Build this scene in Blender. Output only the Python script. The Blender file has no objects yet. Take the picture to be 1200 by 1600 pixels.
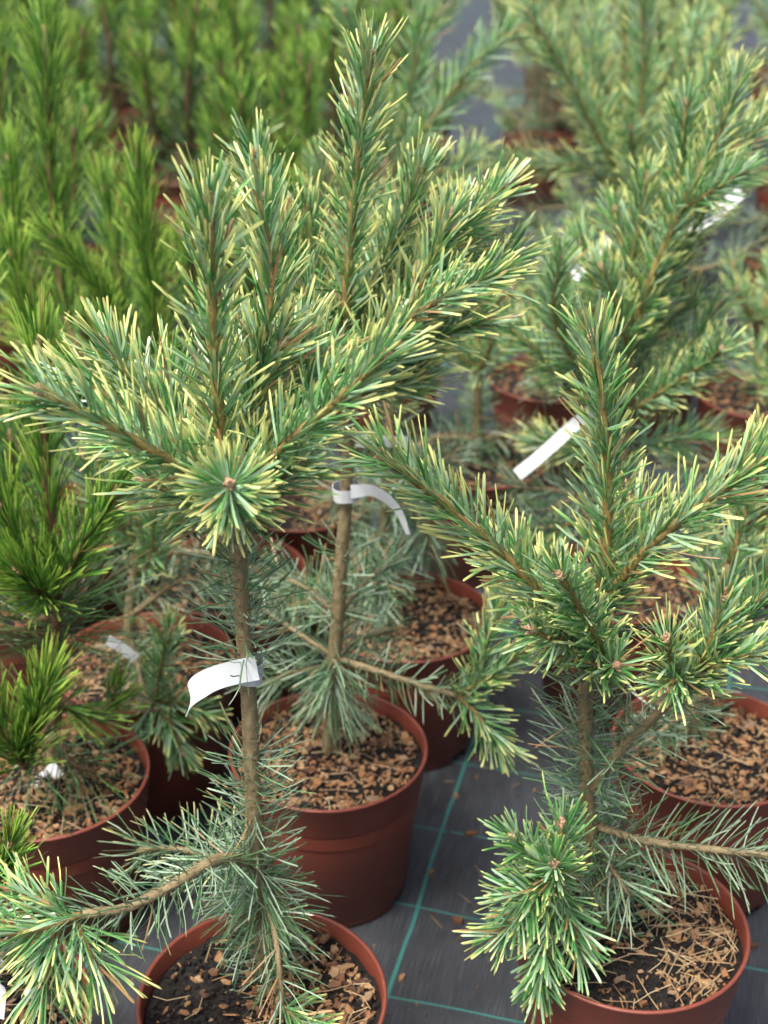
import bpy, math, random
import numpy as np
from mathutils import Vector, Matrix

# ------------------------------------------------------------------ camera, sky, sun, exposure
SC = bpy.context.scene
COL = SC.collection
FPX = 2200.0
PITCH = math.radians(27.6)
CAMZ = 1.40
cam_d = bpy.data.cameras.new('camera')
cam = bpy.data.objects.new('camera', cam_d)
COL.objects.link(cam)
cam.location = (0, 0, CAMZ)
cam.rotation_euler = (math.radians(90) - PITCH, 0, 0)
cam_d.sensor_fit = 'VERTICAL'
cam_d.sensor_height = 36
cam_d.lens = FPX / 1600 * 36
cam_d.clip_start = 0.02
cam_d.clip_end = 300
cam_d.dof.use_dof = True
cam_d.dof.focus_distance = 1.36
cam_d.dof.aperture_fstop = 5.2
SC.camera = cam

SUN_EL, SUN_AZ = math.radians(64), math.radians(-45)      # high, from behind the left shoulder
world = bpy.data.worlds.new('World')
SC.world = world
world.use_nodes = True
wn = world.node_tree
wn.nodes.clear()
sky = wn.nodes.new('ShaderNodeTexSky')
sky.sky_type = 'NISHITA'
sky.sun_disc = False
sky.sun_elevation = SUN_EL
sky.sun_rotation = math.radians(180) - SUN_AZ
sky.air_density = 1.0
sky.dust_density = 8.0
sky.ozone_density = 0.6
bg = wn.nodes.new('ShaderNodeBackground')
bg.inputs['Strength'].default_value = 0.085
wo = wn.nodes.new('ShaderNodeOutputWorld')
wn.links.new(sky.outputs[0], bg.inputs[0])
wn.links.new(bg.outputs[0], wo.inputs[0])

sun_d = bpy.data.lights.new('sun', 'SUN')
sun_d.energy = 1.5
sun_d.angle = math.radians(16)
sun_d.color = (1.0, 0.96, 0.9)
sun = bpy.data.objects.new('sun', sun_d)
COL.objects.link(sun)
# light comes from behind the camera, a little to the left
sdir = Vector((math.sin(SUN_AZ) * math.cos(SUN_EL), -math.cos(SUN_AZ) * math.cos(SUN_EL), math.sin(SUN_EL)))
sun.rotation_euler = sdir.to_track_quat('Z', 'Y').to_euler()

SC.view_settings.view_transform = 'Standard'
SC.view_settings.look = 'None'
SC.view_settings.gamma = 1
SC.view_settings.exposure = 1.58
SC.cycles.use_denoising = True
SC.cycles.use_adaptive_sampling = True
SC.cycles.adaptive_threshold = 0.03
SC.cycles.max_bounces = 4
SC.cycles.diffuse_bounces = 2
SC.cycles.glossy_bounces = 1
SC.cycles.transmission_bounces = 1

rng = np.random.default_rng(7)
random.seed(7)
PI = math.pi

# ------------------------------------------------------------------ picture ray -> place
FWD = np.array([0, math.cos(PITCH), -math.sin(PITCH)])
UPV = np.array([0, math.sin(PITCH), math.cos(PITCH)])
CAM = np.array([0, 0, CAMZ])


def ray(px, py):
    return FWD + (px - 600) / FPX * np.array([1.0, 0, 0]) + (800 - py) / FPX * UPV


def on_z(px, py, z):
    d = ray(px, py)
    return CAM + d * ((z - CAMZ) / d[2])


def on_y(px, py, y):
    d = ray(px, py)
    return CAM + d * (y / d[1])


# ------------------------------------------------------------------ materials
def new_mat(name):
    m = bpy.data.materials.new(name)
    m.use_nodes = True
    nt = m.node_tree
    b = nt.nodes['Principled BSDF']
    return m, nt, b


def nd(nt, typ, **kw):
    n = nt.nodes.new(typ)
    for k, v in kw.items():
        setattr(n, k, v)
    return n


def mathn(nt, op, a, b=None, clamp=False):
    n = nd(nt, 'ShaderNodeMath', operation=op)
    n.use_clamp = clamp
    for i, v in enumerate((a, b)):
        if v is None:
            continue
        if isinstance(v, (int, float)):
            n.inputs[i].default_value = v
        else:
            nt.links.new(v, n.inputs[i])
    return n.outputs[0]


def smooth(nt, v, lo, hi):
    n = nd(nt, 'ShaderNodeMapRange', interpolation_type='SMOOTHSTEP')
    nt.links.new(v, n.inputs['Value'])
    for k, x in (('From Min', lo), ('From Max', hi)):
        if isinstance(x, (int, float)):
            n.inputs[k].default_value = x
        else:
            nt.links.new(x, n.inputs[k])
    return n.outputs['Result']


def mix(nt, f, a, b):
    n = nd(nt, 'ShaderNodeMix', data_type='RGBA')
    for s, v in ((n.inputs[0], f), (n.inputs[6], a), (n.inputs[7], b)):
        if isinstance(v, (int, float)):
            s.default_value = v
        elif isinstance(v, tuple):
            s.default_value = (*v, 1)
        else:
            nt.links.new(v, s)
    return n.outputs[2]


def ramp(nt, v, stops):
    n = nd(nt, 'ShaderNodeValToRGB')
    e = n.color_ramp.elements
    while len(e) < len(stops):
        e.new(0.5)
    for x, (p, c) in zip(e, stops):
        x.position = p
        x.color = (*c, 1)
    nt.links.new(v, n.inputs[0])
    return n.outputs[0]


def noise(nt, scale, detail=3, vec=None, rough=0.5):
    n = nd(nt, 'ShaderNodeTexNoise')
    n.inputs['Scale'].default_value = scale
    n.inputs['Detail'].default_value = detail
    n.inputs['Roughness'].default_value = rough
    if vec is not None:
        nt.links.new(vec, n.inputs['Vector'])
    return n.outputs['Fac']


def bump(nt, h, strength, dist, b):
    n = nd(nt, 'ShaderNodeBump')
    n.inputs['Strength'].default_value = strength
    n.inputs['Distance'].default_value = dist
    nt.links.new(h, n.inputs['Height'])
    nt.links.new(n.outputs[0], b.inputs['Normal'])


def needle_mat(name, dark, light, tip, glauc, sheath, gl=0.75, brown=(0.42, 0.24, 0.12)):
    m, nt, b = new_mat(name)
    at = nd(nt, 'ShaderNodeAttribute', attribute_name='nd')
    sep = nd(nt, 'ShaderNodeSeparateColor')
    nt.links.new(at.outputs['Color'], sep.inputs[0])
    t, r, y = sep.outputs
    sd = nd(nt, 'ShaderNodeAttribute', attribute_name='side').outputs['Fac']
    c = mix(nt, r, dark, light)
    c = mix(nt, mathn(nt, 'MULTIPLY', sd, gl), c, glauc)
    # the waxy yellow end of the needle: how far it reaches differs from needle to needle
    lo = mathn(nt, 'SUBTRACT', 0.98, mathn(nt, 'MULTIPLY', y, 0.52))
    hi = mathn(nt, 'ADD', lo, 0.28)
    f = mathn(nt, 'MULTIPLY', smooth(nt, t, lo, hi), mathn(nt, 'MULTIPLY', y, 1.5, True), True)
    c = mix(nt, f, c, tip)
    fb = mathn(nt, 'MULTIPLY', smooth(nt, t, 0.90, 0.99), smooth(nt, r, 0.55, 0.9))
    c = mix(nt, mathn(nt, 'MULTIPLY', fb, 0.75), c, brown)
    fs = smooth(nt, t, 0.17, 0.03)
    c = mix(nt, mathn(nt, 'MULTIPLY', fs, 0.8), c, sheath)
    c = mix(nt, smooth(nt, r, 0.972, 0.978), c, (0.36, 0.22, 0.10))      # a few dead needles
    nt.links.new(c, b.inputs['Base Color'])
    b.inputs['Roughness'].default_value = 0.36
    b.inputs['Specular IOR Level'].default_value = 0.5
    tr = nd(nt, 'ShaderNodeBsdfTranslucent')
    nt.links.new(c, tr.inputs['Color'])
    ms = nd(nt, 'ShaderNodeMixShader')
    ms.inputs[0].default_value = 0.09
    nt.links.new(b.outputs[0], ms.inputs[1])
    nt.links.new(tr.outputs[0], ms.inputs[2])
    nt.links.new(ms.outputs[0], nt.nodes['Material Output'].inputs[0])
    return m


M = {}
M['new'] = needle_mat('needle_cream_tipped', (0.042, 0.180, 0.045), (0.195, 0.440, 0.135), (0.62, 0.67, 0.24),
                      (0.35, 0.53, 0.34), (0.40, 0.40, 0.33))
M['old'] = needle_mat('needle_grey_green', (0.035, 0.105, 0.042), (0.150, 0.275, 0.125), (0.46, 0.46, 0.20),
                      (0.32, 0.43, 0.31), (0.10, 0.07, 0.045))
M['nigra'] = needle_mat('needle_bright_green', (0.030, 0.125, 0.014), (0.130, 0.330, 0.040), (0.34, 0.54, 0.08),
                        (0.10, 0.24, 0.05), (0.11, 0.075, 0.03), gl=0.5)
M['nigra_old'] = needle_mat('needle_deep_green', (0.020, 0.070, 0.018), (0.085, 0.190, 0.050), (0.28, 0.38, 0.09),
                            (0.10, 0.19, 0.085), (0.08, 0.05, 0.03), gl=0.5)


def bark_mat(name, c0, c1, c2, scar=(0.07, 0.045, 0.025)):
    m, nt, b = new_mat(name)
    uv = nd(nt, 'ShaderNodeUVMap', uv_map='uv').outputs[0]
    mp = nd(nt, 'ShaderNodeMapping')
    mp.inputs['Scale'].default_value = (7, 70, 1)
    nt.links.new(uv, mp.inputs[0])
    n1 = noise(nt, 1.0, 4, mp.outputs[0], 0.65)
    mp2 = nd(nt, 'ShaderNodeMapping')
    mp2.inputs['Scale'].default_value = (5, 160, 1)
    nt.links.new(uv, mp2.inputs[0])
    v = nd(nt, 'ShaderNodeTexVoronoi')
    v.inputs['Scale'].default_value = 1.0
    nt.links.new(mp2.outputs[0], v.inputs['Vector'])
    c = ramp(nt, n1, [(0.25, c0), (0.5, c1), (0.75, c2)])
    sc = smooth(nt, v.outputs['Distance'], 0.30, 0.12)
    c = mix(nt, mathn(nt, 'MULTIPLY', sc, 0.75), c, scar)
    nt.links.new(c, b.inputs['Base Color'])
    b.inputs['Roughness'].default_value = 0.7
    h = mathn(nt, 'ADD', n1, mathn(nt, 'MULTIPLY', v.outputs['Distance'], 0.6))
    bump(nt, h, 0.6, 0.0015, b)
    return m


M['bark'] = bark_mat('bark_olive_tan', (0.10, 0.078, 0.038), (0.20, 0.158, 0.080), (0.30, 0.25, 0.14))
M['shoot'] = bark_mat('shoot_ochre', (0.150, 0.102, 0.030), (0.22, 0.155, 0.046), (0.28, 0.215, 0.078), (0.12, 0.065, 0.028))
M['nshoot'] = bark_mat('shoot_dark_brown', (0.06, 0.035, 0.018), (0.12, 0.065, 0.03), (0.20, 0.11, 0.05))
m, nt, b = new_mat('bud_resin')
c = ramp(nt, noise(nt, 320, 3), [(0.3, (0.16, 0.07, 0.04)), (0.5, (0.38, 0.22, 0.12)), (0.68, (0.60, 0.48, 0.38))])
nt.links.new(c, b.inputs['Base Color'])
b.inputs['Roughness'].default_value = 0.6
M['bud'] = m

m, nt, b = new_mat('terracotta_plastic')
obi = nd(nt, 'ShaderNodeObjectInfo').outputs['Random']
geo = nd(nt, 'ShaderNodeNewGeometry').outputs['Position']
n1 = noise(nt, 9, 4, geo)
n2 = noise(nt, 60, 4, geo, 0.7)
c = ramp(nt, n1, [(0.3, (0.145, 0.034, 0.020)), (0.7, (0.195, 0.050, 0.030))])
c = mix(nt, mathn(nt, 'MULTIPLY', smooth(nt, n2, 0.60, 0.80), 0.30), c, (0.33, 0.20, 0.14))
zz = nd(nt, 'ShaderNodeSeparateXYZ')
nt.links.new(geo, zz.inputs[0])
dirt = mathn(nt, 'MULTIPLY', smooth(nt, zz.outputs[2], 0.05, 0.0), smooth(nt, n2, 0.4, 0.6))
c = mix(nt, mathn(nt, 'MULTIPLY', dirt, 0.4), c, (0.09, 0.06, 0.045))
nt.links.new(c, b.inputs['Base Color'])
nt.links.new(mathn(nt, 'ADD', 0.34, mathn(nt, 'MULTIPLY', n2, 0.25)), b.inputs['Roughness'])
bump(nt, n2, 0.08, 0.001, b)
M['pot'] = m

m, nt, b = new_mat('potting_soil')
geo = nd(nt, 'ShaderNodeNewGeometry').outputs['Position']
c = ramp(nt, noise(nt, 160, 5, geo, 0.7), [(0.35, (0.004, 0.003, 0.0025)), (0.58, (0.011, 0.008, 0.006)), (0.74, (0.075, 0.048, 0.030))])
nt.links.new(c, b.inputs['Base Color'])
b.inputs['Roughness'].default_value = 0.9
bump(nt, noise(nt, 240, 5, geo, 0.7), 1.0, 0.006, b)
M['soil'] = m

CHIP = [(0.0, (0.055, 0.028, 0.015)), (0.2, (0.14, 0.062, 0.027)), (0.45, (0.24, 0.112, 0.042)), (0.65, (0.30, 0.165, 0.068)),
        (0.82, (0.36, 0.235, 0.12)), (1.0, (0.17, 0.12, 0.08))]


def chip_mat(name, attr):
    m, nt, b = new_mat(name)
    if attr:
        r = nd(nt, 'ShaderNodeAttribute', attribute_name='rnd').outputs['Fac']
    else:
        r = nd(nt, 'ShaderNodeObjectInfo').outputs['Random']
    geo = nd(nt, 'ShaderNodeNewGeometry').outputs['Position']
    c = ramp(nt, r, CHIP)
    n1 = noise(nt, 260, 4, geo, 0.65)
    c = mix(nt, mathn(nt, 'MULTIPLY', smooth(nt, n1, 0.45, 0.7), 0.55), c, (0.13, 0.075, 0.04))
    nt.links.new(c, b.inputs['Base Color'])
    b.inputs['Roughness'].default_value = 0.8
    bump(nt, n1, 0.7, 0.002, b)
    return m


M['chip'] = chip_mat('bark_chip', False)
M['crumb'] = chip_mat('bark_crumb', True)

m, nt, b = new_mat('dry_needle')
r = nd(nt, 'ShaderNodeAttribute', attribute_name='rnd').outputs['Fac']
nt.links.new(ramp(nt, r, [(0, (0.20, 0.12, 0.06)), (0.6, (0.36, 0.25, 0.13)), (1, (0.45, 0.37, 0.22))]), b.inputs['Base Color'])
b.inputs['Roughness'].default_value = 0.6
M['dry'] = m

m, nt, b = new_mat('white_label_plastic')
geo = nd(nt, 'ShaderNodeNewGeometry').outputs['Position']
nt.links.new(ramp(nt, noise(nt, 60, 3, geo), [(0.3, (0.50, 0.54, 0.56)), (0.7, (0.56, 0.60, 0.62))]), b.inputs['Base Color'])
b.inputs['Roughness'].default_value = 0.45
M['label'] = m

# black woven ground fabric with teal guide threads
GROT = math.radians(14.5)
m, nt, b = new_mat('woven_ground_fabric')
geo = nd(nt, 'ShaderNodeNewGeometry').outputs['Position']
mp = nd(nt, 'ShaderNodeMapping', vector_type='POINT')
mp.inputs['Rotation'].default_value = (0, 0, GROT)
nt.links.new(geo, mp.inputs[0])
wob = nd(nt, 'ShaderNodeTexNoise')
wob.inputs['Scale'].default_value = 5
nt.links.new(mp.outputs[0], wob.inputs['Vector'])
va = nd(nt, 'ShaderNodeVectorMath', operation='MULTIPLY_ADD')
nt.links.new(wob.outputs['Color'], va.inputs[0])
va.inputs[1].default_value = (0.010, 0.010, 0)
nt.links.new(mp.outputs[0], va.inputs[2])
sx = nd(nt, 'ShaderNodeSeparateXYZ')
nt.links.new(va.outputs[0], sx.inputs[0])
X, Y = sx.outputs[0], sx.outputs[1]
# thread ribs: warp across, weft along
su = mathn(nt, 'SINE', mathn(nt, 'MULTIPLY', X, 2 * PI / 0.0030))
sv = mathn(nt, 'SINE', mathn(nt, 'MULTIPLY', Y, 2 * PI / 0.0026))
weave = mathn(nt, 'ADD', mathn(nt, 'MULTIPLY', su, 0.5), mathn(nt, 'MULTIPLY', mathn(nt, 'MULTIPLY', su, sv), 0.5))
w01 = mathn(nt, 'ADD', mathn(nt, 'MULTIPLY', weave, 0.5), 0.5)
ms = nd(nt, 'ShaderNodeMapping')
ms.inputs['Scale'].default_value = (700, 18, 1)
nt.links.new(va.outputs[0], ms.inputs[0])
streak = noise(nt, 1.0, 2, ms.outputs[0])
patch = noise(nt, 7, 5, va.outputs[0], 0.6)
base = mix(nt, w01, (0.008, 0.010, 0.012), (0.036, 0.041, 0.049))
base = mix(nt, mathn(nt, 'MULTIPLY', smooth(nt, streak, 0.45, 0.72), 0.5), base, (0.11, 0.122, 0.142))
base = mix(nt, mathn(nt, 'MULTIPLY', smooth(nt, patch, 0.45, 0.75), 0.40), base, (0.075, 0.084, 0.096))
base = mix(nt, smooth(nt, noise(nt, 38, 4, va.outputs[0], 0.7), 0.66, 0.76), base, (0.035, 0.026, 0.02))
P0 = on_z(690, 1335, 0)
c_, s_ = math.cos(GROT), math.sin(GROT)
X0 = P0[0] * c_ - P0[1] * s_
P1 = on_z(700, 1293, 0)
Y0 = P1[0] * s_ + P1[1] * c_


def lines(v, off, per, half):
    # distance to the nearest thread of the grid
    d = mathn(nt, 'PINGPONG', mathn(nt, 'SUBTRACT', v, off - 0.005), per / 2)
    return smooth(nt, d, half * 1.25, half * 0.75)


fray = smooth(nt, noise(nt, 1.0, 2, ms.outputs[0]), 0.30, 0.45)
lx = lines(X, X0, 0.40, 0.0026)
ly = mathn(nt, 'MULTIPLY', lines(Y, Y0, 0.166, 0.0017), mathn(nt, 'ADD', 0.45, mathn(nt, 'MULTIPLY', fray, 0.4)))
teal = mix(nt, w01, (0.015, 0.13, 0.115), (0.05, 0.24, 0.21))
base = mix(nt, mathn(nt, 'MAXIMUM', mathn(nt, 'MULTIPLY', lx, 0.92), ly), base, teal)
nt.links.new(base, b.inputs['Base Color'])
b.inputs['Roughness'].default_value = 0.52
b.inputs['Specular IOR Level'].default_value = 0.55
bump(nt, mathn(nt, 'ADD', weave, mathn(nt, 'MULTIPLY', patch, 8)), 0.35, 0.0015, b)
M['fabric'] = m


# ------------------------------------------------------------------ builders
def mesh_obj(name, verts, faces, mat, parent=None, smooth_=True):
    me = bpy.data.meshes.new(name)
    me.from_pydata([tuple(v) for v in verts], [], faces)
    me.materials.append(mat)
    if smooth_:
        me.polygons.foreach_set('use_smooth', [True] * len(me.polygons))
    o = bpy.data.objects.new(name, me)
    COL.objects.link(o)
    o.parent = parent
    return o


def empty(name, loc, label, cat, group=None):
    o = bpy.data.objects.new(name, None)
    o.empty_display_size = 0.05
    o.location = loc
    COL.objects.link(o)
    o['label'] = label
    o['category'] = cat
    if group:
        o['group'] = group
    return o


def tag(o, label, cat, group=None):
    o['label'] = label
    o['category'] = cat
    if group:
        o['group'] = group


def copy_tree(o, parent=None):
    c = o.copy()
    COL.objects.link(c)
    c.parent = parent
    for ch in list(KIDS.get(o.name, [])):
        d = copy_tree(ch, c)
    return c


KIDS = {}


def kid(parent, o):
    KIDS.setdefault(parent.name, []).append(o)
    return o


def spline(pts, n):
    """Catmull-Rom through pts, resampled evenly by length"""
    P = np.asarray(pts, float)
    if len(P) == 2:
        P = np.array([P[0], (P[0] + P[1]) / 2, P[1]])
    Q = np.vstack([2 * P[0] - P[1], P, 2 * P[-1] - P[-2]])
    out = []
    for i in range(1, len(Q) - 2):
        t = np.linspace(0, 1, 12, endpoint=False)[:, None]
        a, b_, c, d = Q[i - 1], Q[i], Q[i + 1], Q[i + 2]
        out.append(0.5 * (2 * b_ + (c - a) * t + (2 * a - 5 * b_ + 4 * c - d) * t ** 2 + (3 * b_ - a - 3 * c + d) * t ** 3))
    S = np.vstack(out + [P[-1:]])
    L = np.concatenate([[0], np.cumsum(np.linalg.norm(np.diff(S, axis=0), axis=1))])
    u = np.linspace(0, L[-1], n)
    return np.stack([np.interp(u, L, S[:, k]) for k in range(3)], 1), L[-1]


def unit(v):
    return v / np.maximum(np.linalg.norm(v, axis=-1, keepdims=True), 1e-9)


def tube(name, P, r0, r1, mat, parent, sides=8, pegs=0, knobs=0.06):
    n = len(P)
    T = unit(np.gradient(P, axis=0))
    ref = np.array([0.31, 0.87, 0.38])
    N = unit(np.cross(T, ref))
    B = np.cross(T, N)
    L = np.concatenate([[0], np.cumsum(np.linalg.norm(np.diff(P, axis=0), axis=1))])
    R = np.interp(L, [0, L[-1]], [r0, r1])
    a = np.arange(sides) / sides * 2 * PI
    k = 1 + knobs * rng.standard_normal((n, sides))
    V = P[:, None] + (R[:, None] * k)[..., None] * (np.cos(a)[None, :, None] * N[:, None] + np.sin(a)[None, :, None] * B[:, None])
    V = V.reshape(-1, 3)
    F, UV = [], []
    for i in range(n - 1):
        for j in range(sides):
            j2 = (j + 1) % sides
            F.append((i * sides + j, i * sides + j2, (i + 1) * sides + j2, (i + 1) * sides + j))
            UV += [(j / sides, L[i]), ((j + 1) / sides, L[i]), ((j + 1) / sides, L[i + 1]), (j / sides, L[i + 1])]
    for base, rev in ((0, True), ((n - 1) * sides, False)):
        f = tuple(range(base, base + sides))
        F.append(f[::-1] if rev else f)
        UV += [(0, 0)] * sides
    V = list(V)
    for q in range(pegs):                       # leaf-scar pegs left on the bare wood
        u = rng.random() * (n - 1.01)
        i = int(u)
        p = P[i] + (P[i + 1] - P[i]) * (u - i)
        az = rng.random() * 2 * PI
        nn = math.cos(az) * N[i] + math.sin(az) * B[i]
        tt = np.cross(T[i], nn)
        r = R[i]
        s = 0.0011
        b0 = len(V)
        V += [p + nn * r * 0.9 + tt * s, p + nn * r * 0.9 - tt * s, p + nn * r * 0.9 + T[i] * s * 2.4,
              p + nn * (r + 0.0024) + T[i] * 0.0036]
        F += [(b0, b0 + 2, b0 + 3), (b0 + 2, b0 + 1, b0 + 3), (b0 + 1, b0, b0 + 3)]
        UV += [(0.5, L[i])] * 9
    o = mesh_obj(name, V, F, mat, parent)
    ul = o.data.uv_layers.new(name='uv')
    ul.data.foreach_set('uv', np.asarray(UV, 'f').ravel())
    return o


STY = {
    # fascicles per metre, length, width, angle at base/tip, yellow tip, spread of the pair, lift, bend
    'new': dict(den=600, L=0.056, w=0.0026, a0=56, a1=36, tip=0.72, pair=8, lift=0.16, bend=0.17, mat='new'),
    'old': dict(den=430, L=0.060, w=0.0016, a0=74, a1=55, tip=0.10, pair=9, lift=0.0, bend=0.22, mat='old'),
    'sparse': dict(den=300, L=0.052, w=0.0016, a0=76, a1=62, tip=0.08, pair=10, lift=0.0, bend=0.22, mat='old'),
    'nigra': dict(den=850, L=0.088, w=0.0019, a0=32, a1=17, tip=0.95, pair=4, lift=0.05, bend=0.03, mat='nigra'),
    'nigra_old': dict(den=620, L=0.115, w=0.0014, a0=62, a1=42, tip=0.15, pair=5, lift=0.05, bend=0.16, mat='nigra_old'),
}
NTRI = [0]


def needles(parent, P, style, seg=3, s0=0.0, s1=1.0, **ov):
    st = dict(STY[style])
    st.update(ov)
    Lp = np.linalg.norm(np.diff(P, axis=0), axis=1).sum()
    nf = max(6, int(Lp * (s1 - s0) * st['den'] * DENS[0]))
    n = len(P)
    s = s0 + (s1 - s0) * np.sort((np.arange(nf) + rng.random(nf)) / nf)
    gap = st.get('gap')
    if gap:
        s = s[(s < gap[0]) | (s > gap[1])]
        nf = len(s)
    u = s * (n - 1)
    i0 = np.minimum(u.astype(int), n - 2)
    fr = (u - i0)[:, None]
    base = P[i0] * (1 - fr) + P[i0 + 1] * fr
    T = unit(np.gradient(P, axis=0))
    Ti = unit(T[i0] * (1 - fr) + T[i0 + 1] * fr)
    ref = np.array([0.31, 0.87, 0.38]) + 0.2 * rng.standard_normal(3)
    N = unit(np.cross(Ti, ref))
    B = np.cross(Ti, N)
    az = np.arange(nf) * 2.39996 + rng.normal(0, 0.35, nf)
    rad = np.cos(az)[:, None] * N + np.sin(az)[:, None] * B
    ang = np.radians(st['a0'] + (st['a1'] - st['a0']) * s + rng.normal(0, 9.5, nf))
    # the last few sit in a closed tuft round the bud
    tuft = np.clip((s - 0.93) / 0.07, 0, 1) * (s1 >= 0.999)
    ang = ang * (1 - 0.55 * tuft * rng.random(nf))
    d = np.cos(ang)[:, None] * Ti + np.sin(ang)[:, None] * rad
    d = unit(d + np.array([0, 0, 1.0]) * st['lift'] + rng.normal(0, 0.08, (nf, 3)))
    # two needles from each sheath
    d2 = np.repeat(d, 2, axis=0)
    perp = unit(np.cross(d2, rng.standard_normal((nf * 2, 3))))
    perp[1::2] = -perp[0::2]
    pa = np.radians(np.abs(rng.normal(st['pair'], st['pair'] * 0.5, nf))).repeat(2)[:, None]
    d2 = unit(d2 + perp * pa)
    base = base.repeat(2, axis=0)
    Ti2 = Ti.repeat(2, axis=0)
    m_ = nf * 2
    ln = st['L'] * np.clip(rng.normal(1, 0.13, m_), 0.5, 1.4) * (1 - 0.25 * tuft.repeat(2) * rng.random(m_)) * (0.82 + 0.18 * np.clip(s.repeat(2) * 6, 0, 1))
    bend = unit(Ti2 + rng.normal(0, 0.6, (m_, 3)))
    bend = bend - d2 * (bend * d2).sum(1, keepdims=True)
    bendk = st['bend'] * rng.normal(0.8, 0.6, m_)[:, None]
    grav = np.array([0, 0, -1.0]) * st.get('droop', 0.0)
    ts = {3: [0.0, 0.35, 0.72, 0.955, 1.0], 2: [0.0, 0.5, 0.92, 1.0], 1: [0.0, 0.85, 1.0]}[seg]
    wd = {3: [0.6, 0.92, 1.0, 0.88], 2: [0.65, 1.0, 0.88], 1: [0.75, 0.95]}[seg]
    side = unit(np.cross(d2, rng.standard_normal((m_, 3))))
    nor = np.cross(d2, side)
    W = st['w'] * np.clip(rng.normal(1, 0.12, m_), 0.6, 1.4)
    nr = len(wd)
    V = np.empty((m_, nr * 3 + 1, 3))
    for k, t in enumerate(ts):
        c = base + d2 * (ln * t)[:, None] + (bend * bendk + grav) * (ln * t * t)[:, None]
        if k == nr:
            V[:, -1] = c
        else:
            h = (W * wd[k] * 0.5)[:, None]
            V[:, k * 3 + 0] = c + side * h
            V[:, k * 3 + 1] = c - side * h
            V[:, k * 3 + 2] = c + nor * h * 0.75
    F4, F3 = [], []
    for k in range(nr - 1):
        for j in range(3):
            j2 = (j + 1) % 3
            F4.append((k * 3 + j, k * 3 + j2, (k + 1) * 3 + j2, (k + 1) * 3 + j))
    for j in range(3):
        F3.append(((nr - 1) * 3 + j, (nr - 1) * 3 + (j + 1) % 3, nr * 3))
    off = (np.arange(m_) * (nr * 3 + 1))[:, None, None]
    q = (np.array(F4)[None] + off)
    t3 = (np.array(F3)[None] + off)
    per_l = np.concatenate([q.reshape(m_, -1), t3.reshape(m_, -1)], 1)
    sizes = np.array([4] * len(F4) + [3] * len(F3))
    nfc = len(sizes)
    me = bpy.data.meshes.new('needles')
    me.vertices.add(m_ * (nr * 3 + 1))
    me.vertices.foreach_set('co', V.ravel())
    me.loops.add(per_l.size)
    me.loops.foreach_set('vertex_index', per_l.ravel().astype(np.int32))
    me.polygons.add(m_ * nfc)
    tot = np.tile(sizes, m_)
    st_ = np.concatenate([[0], np.cumsum(tot)[:-1]])
    me.polygons.foreach_set('loop_start', st_.astype(np.int32))
    me.update(calc_edges=True)
    me.polygons.foreach_set('use_smooth', np.zeros(m_ * nfc, bool))
    colr = np.ones((m_, nr * 3 + 1, 4), 'f')
    tt = np.array([t for t in ts[:-1] for _ in range(3)] + [1.0])
    colr[:, :, 0] = tt[None]
    colr[:, :, 1] = rng.random(m_)[:, None]
    colr[:, :, 2] = np.clip(st['tip'] * rng.uniform(.6, 1.15) * rng.normal(1, 0.38, m_), 0, 1)[:, None]
    a = me.attributes.new('nd', 'FLOAT_COLOR', 'POINT')
    a.data.foreach_set('color', colr.ravel())
    sd = np.tile(np.array([(1.0 if (i % 3) == 0 else 0.0) for i in range(len(F4))] + [0, 0, 0], 'f'), m_)
    a = me.attributes.new('side', 'FLOAT', 'FACE')
    a.data.foreach_set('value', sd)
    me.materials.append(M[st['mat']])
    o = bpy.data.objects.new('needles', me)
    COL.objects.link(o)
    o.parent = parent
    o['kind'] = 'stuff'
    kid(parent, o)
    NTRI[0] += m_ * (len(F4) * 2 + 3)
    return o


DENS = [1.0]


def bud_mesh():
    V, F = [], []
    rr = random.Random(3)
    spec = [(0, 0, 1.0, 1.0)] + [(0.55, k * 2 * PI / 4 + 0.3, 0.75, 0.62) for k in range(4)]
    for tilt, az, ln, wd in spec:
        q = Matrix.Rotation(az, 3, 'Z') @ Matrix.Rotation(tilt, 3, 'Y')
        b0 = len(V)
        prof = [(0, .55), (.12, .9), (.16, .72), (.34, 1.0), (.38, .8), (.56, .85), (.6, .62), (.78, .5), (.82, .36), (1, .04)]
        S = 7
        for k, (z, r) in enumerate(prof):
            for j in range(S):
                a = j / S * 2 * PI + k * 0.2
                e = 1 + 0.22 * rr.uniform(-1, 1)
                v = q @ Vector((math.cos(a) * r * .0038 * wd * e, math.sin(a) * r * .0038 * wd * e, z * .014 * ln))
                V.append(tuple(v))
        for k in range(len(prof) - 1):
            for j in range(S):
                j2 = (j + 1) % S
                F.append((b0 + k * S + j, b0 + k * S + j2, b0 + (k + 1) * S + j2, b0 + (k + 1) * S + j))
    me = bpy.data.meshes.new('bud')
    me.from_pydata(V, [], F)
    me.materials.append(M['bud'])
    return me


BUD = bud_mesh()


def add_bud(parent, p, t, s=1.0):
    o = bpy.data.objects.new('bud', BUD)
    COL.objects.link(o)
    o.parent = parent
    o.location = p - t * 0.002
    o.rotation_euler = Vector(t).to_track_quat('Z', 'Y').to_euler()
    o.scale = (s, s, s)
    kid(parent, o)


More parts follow.
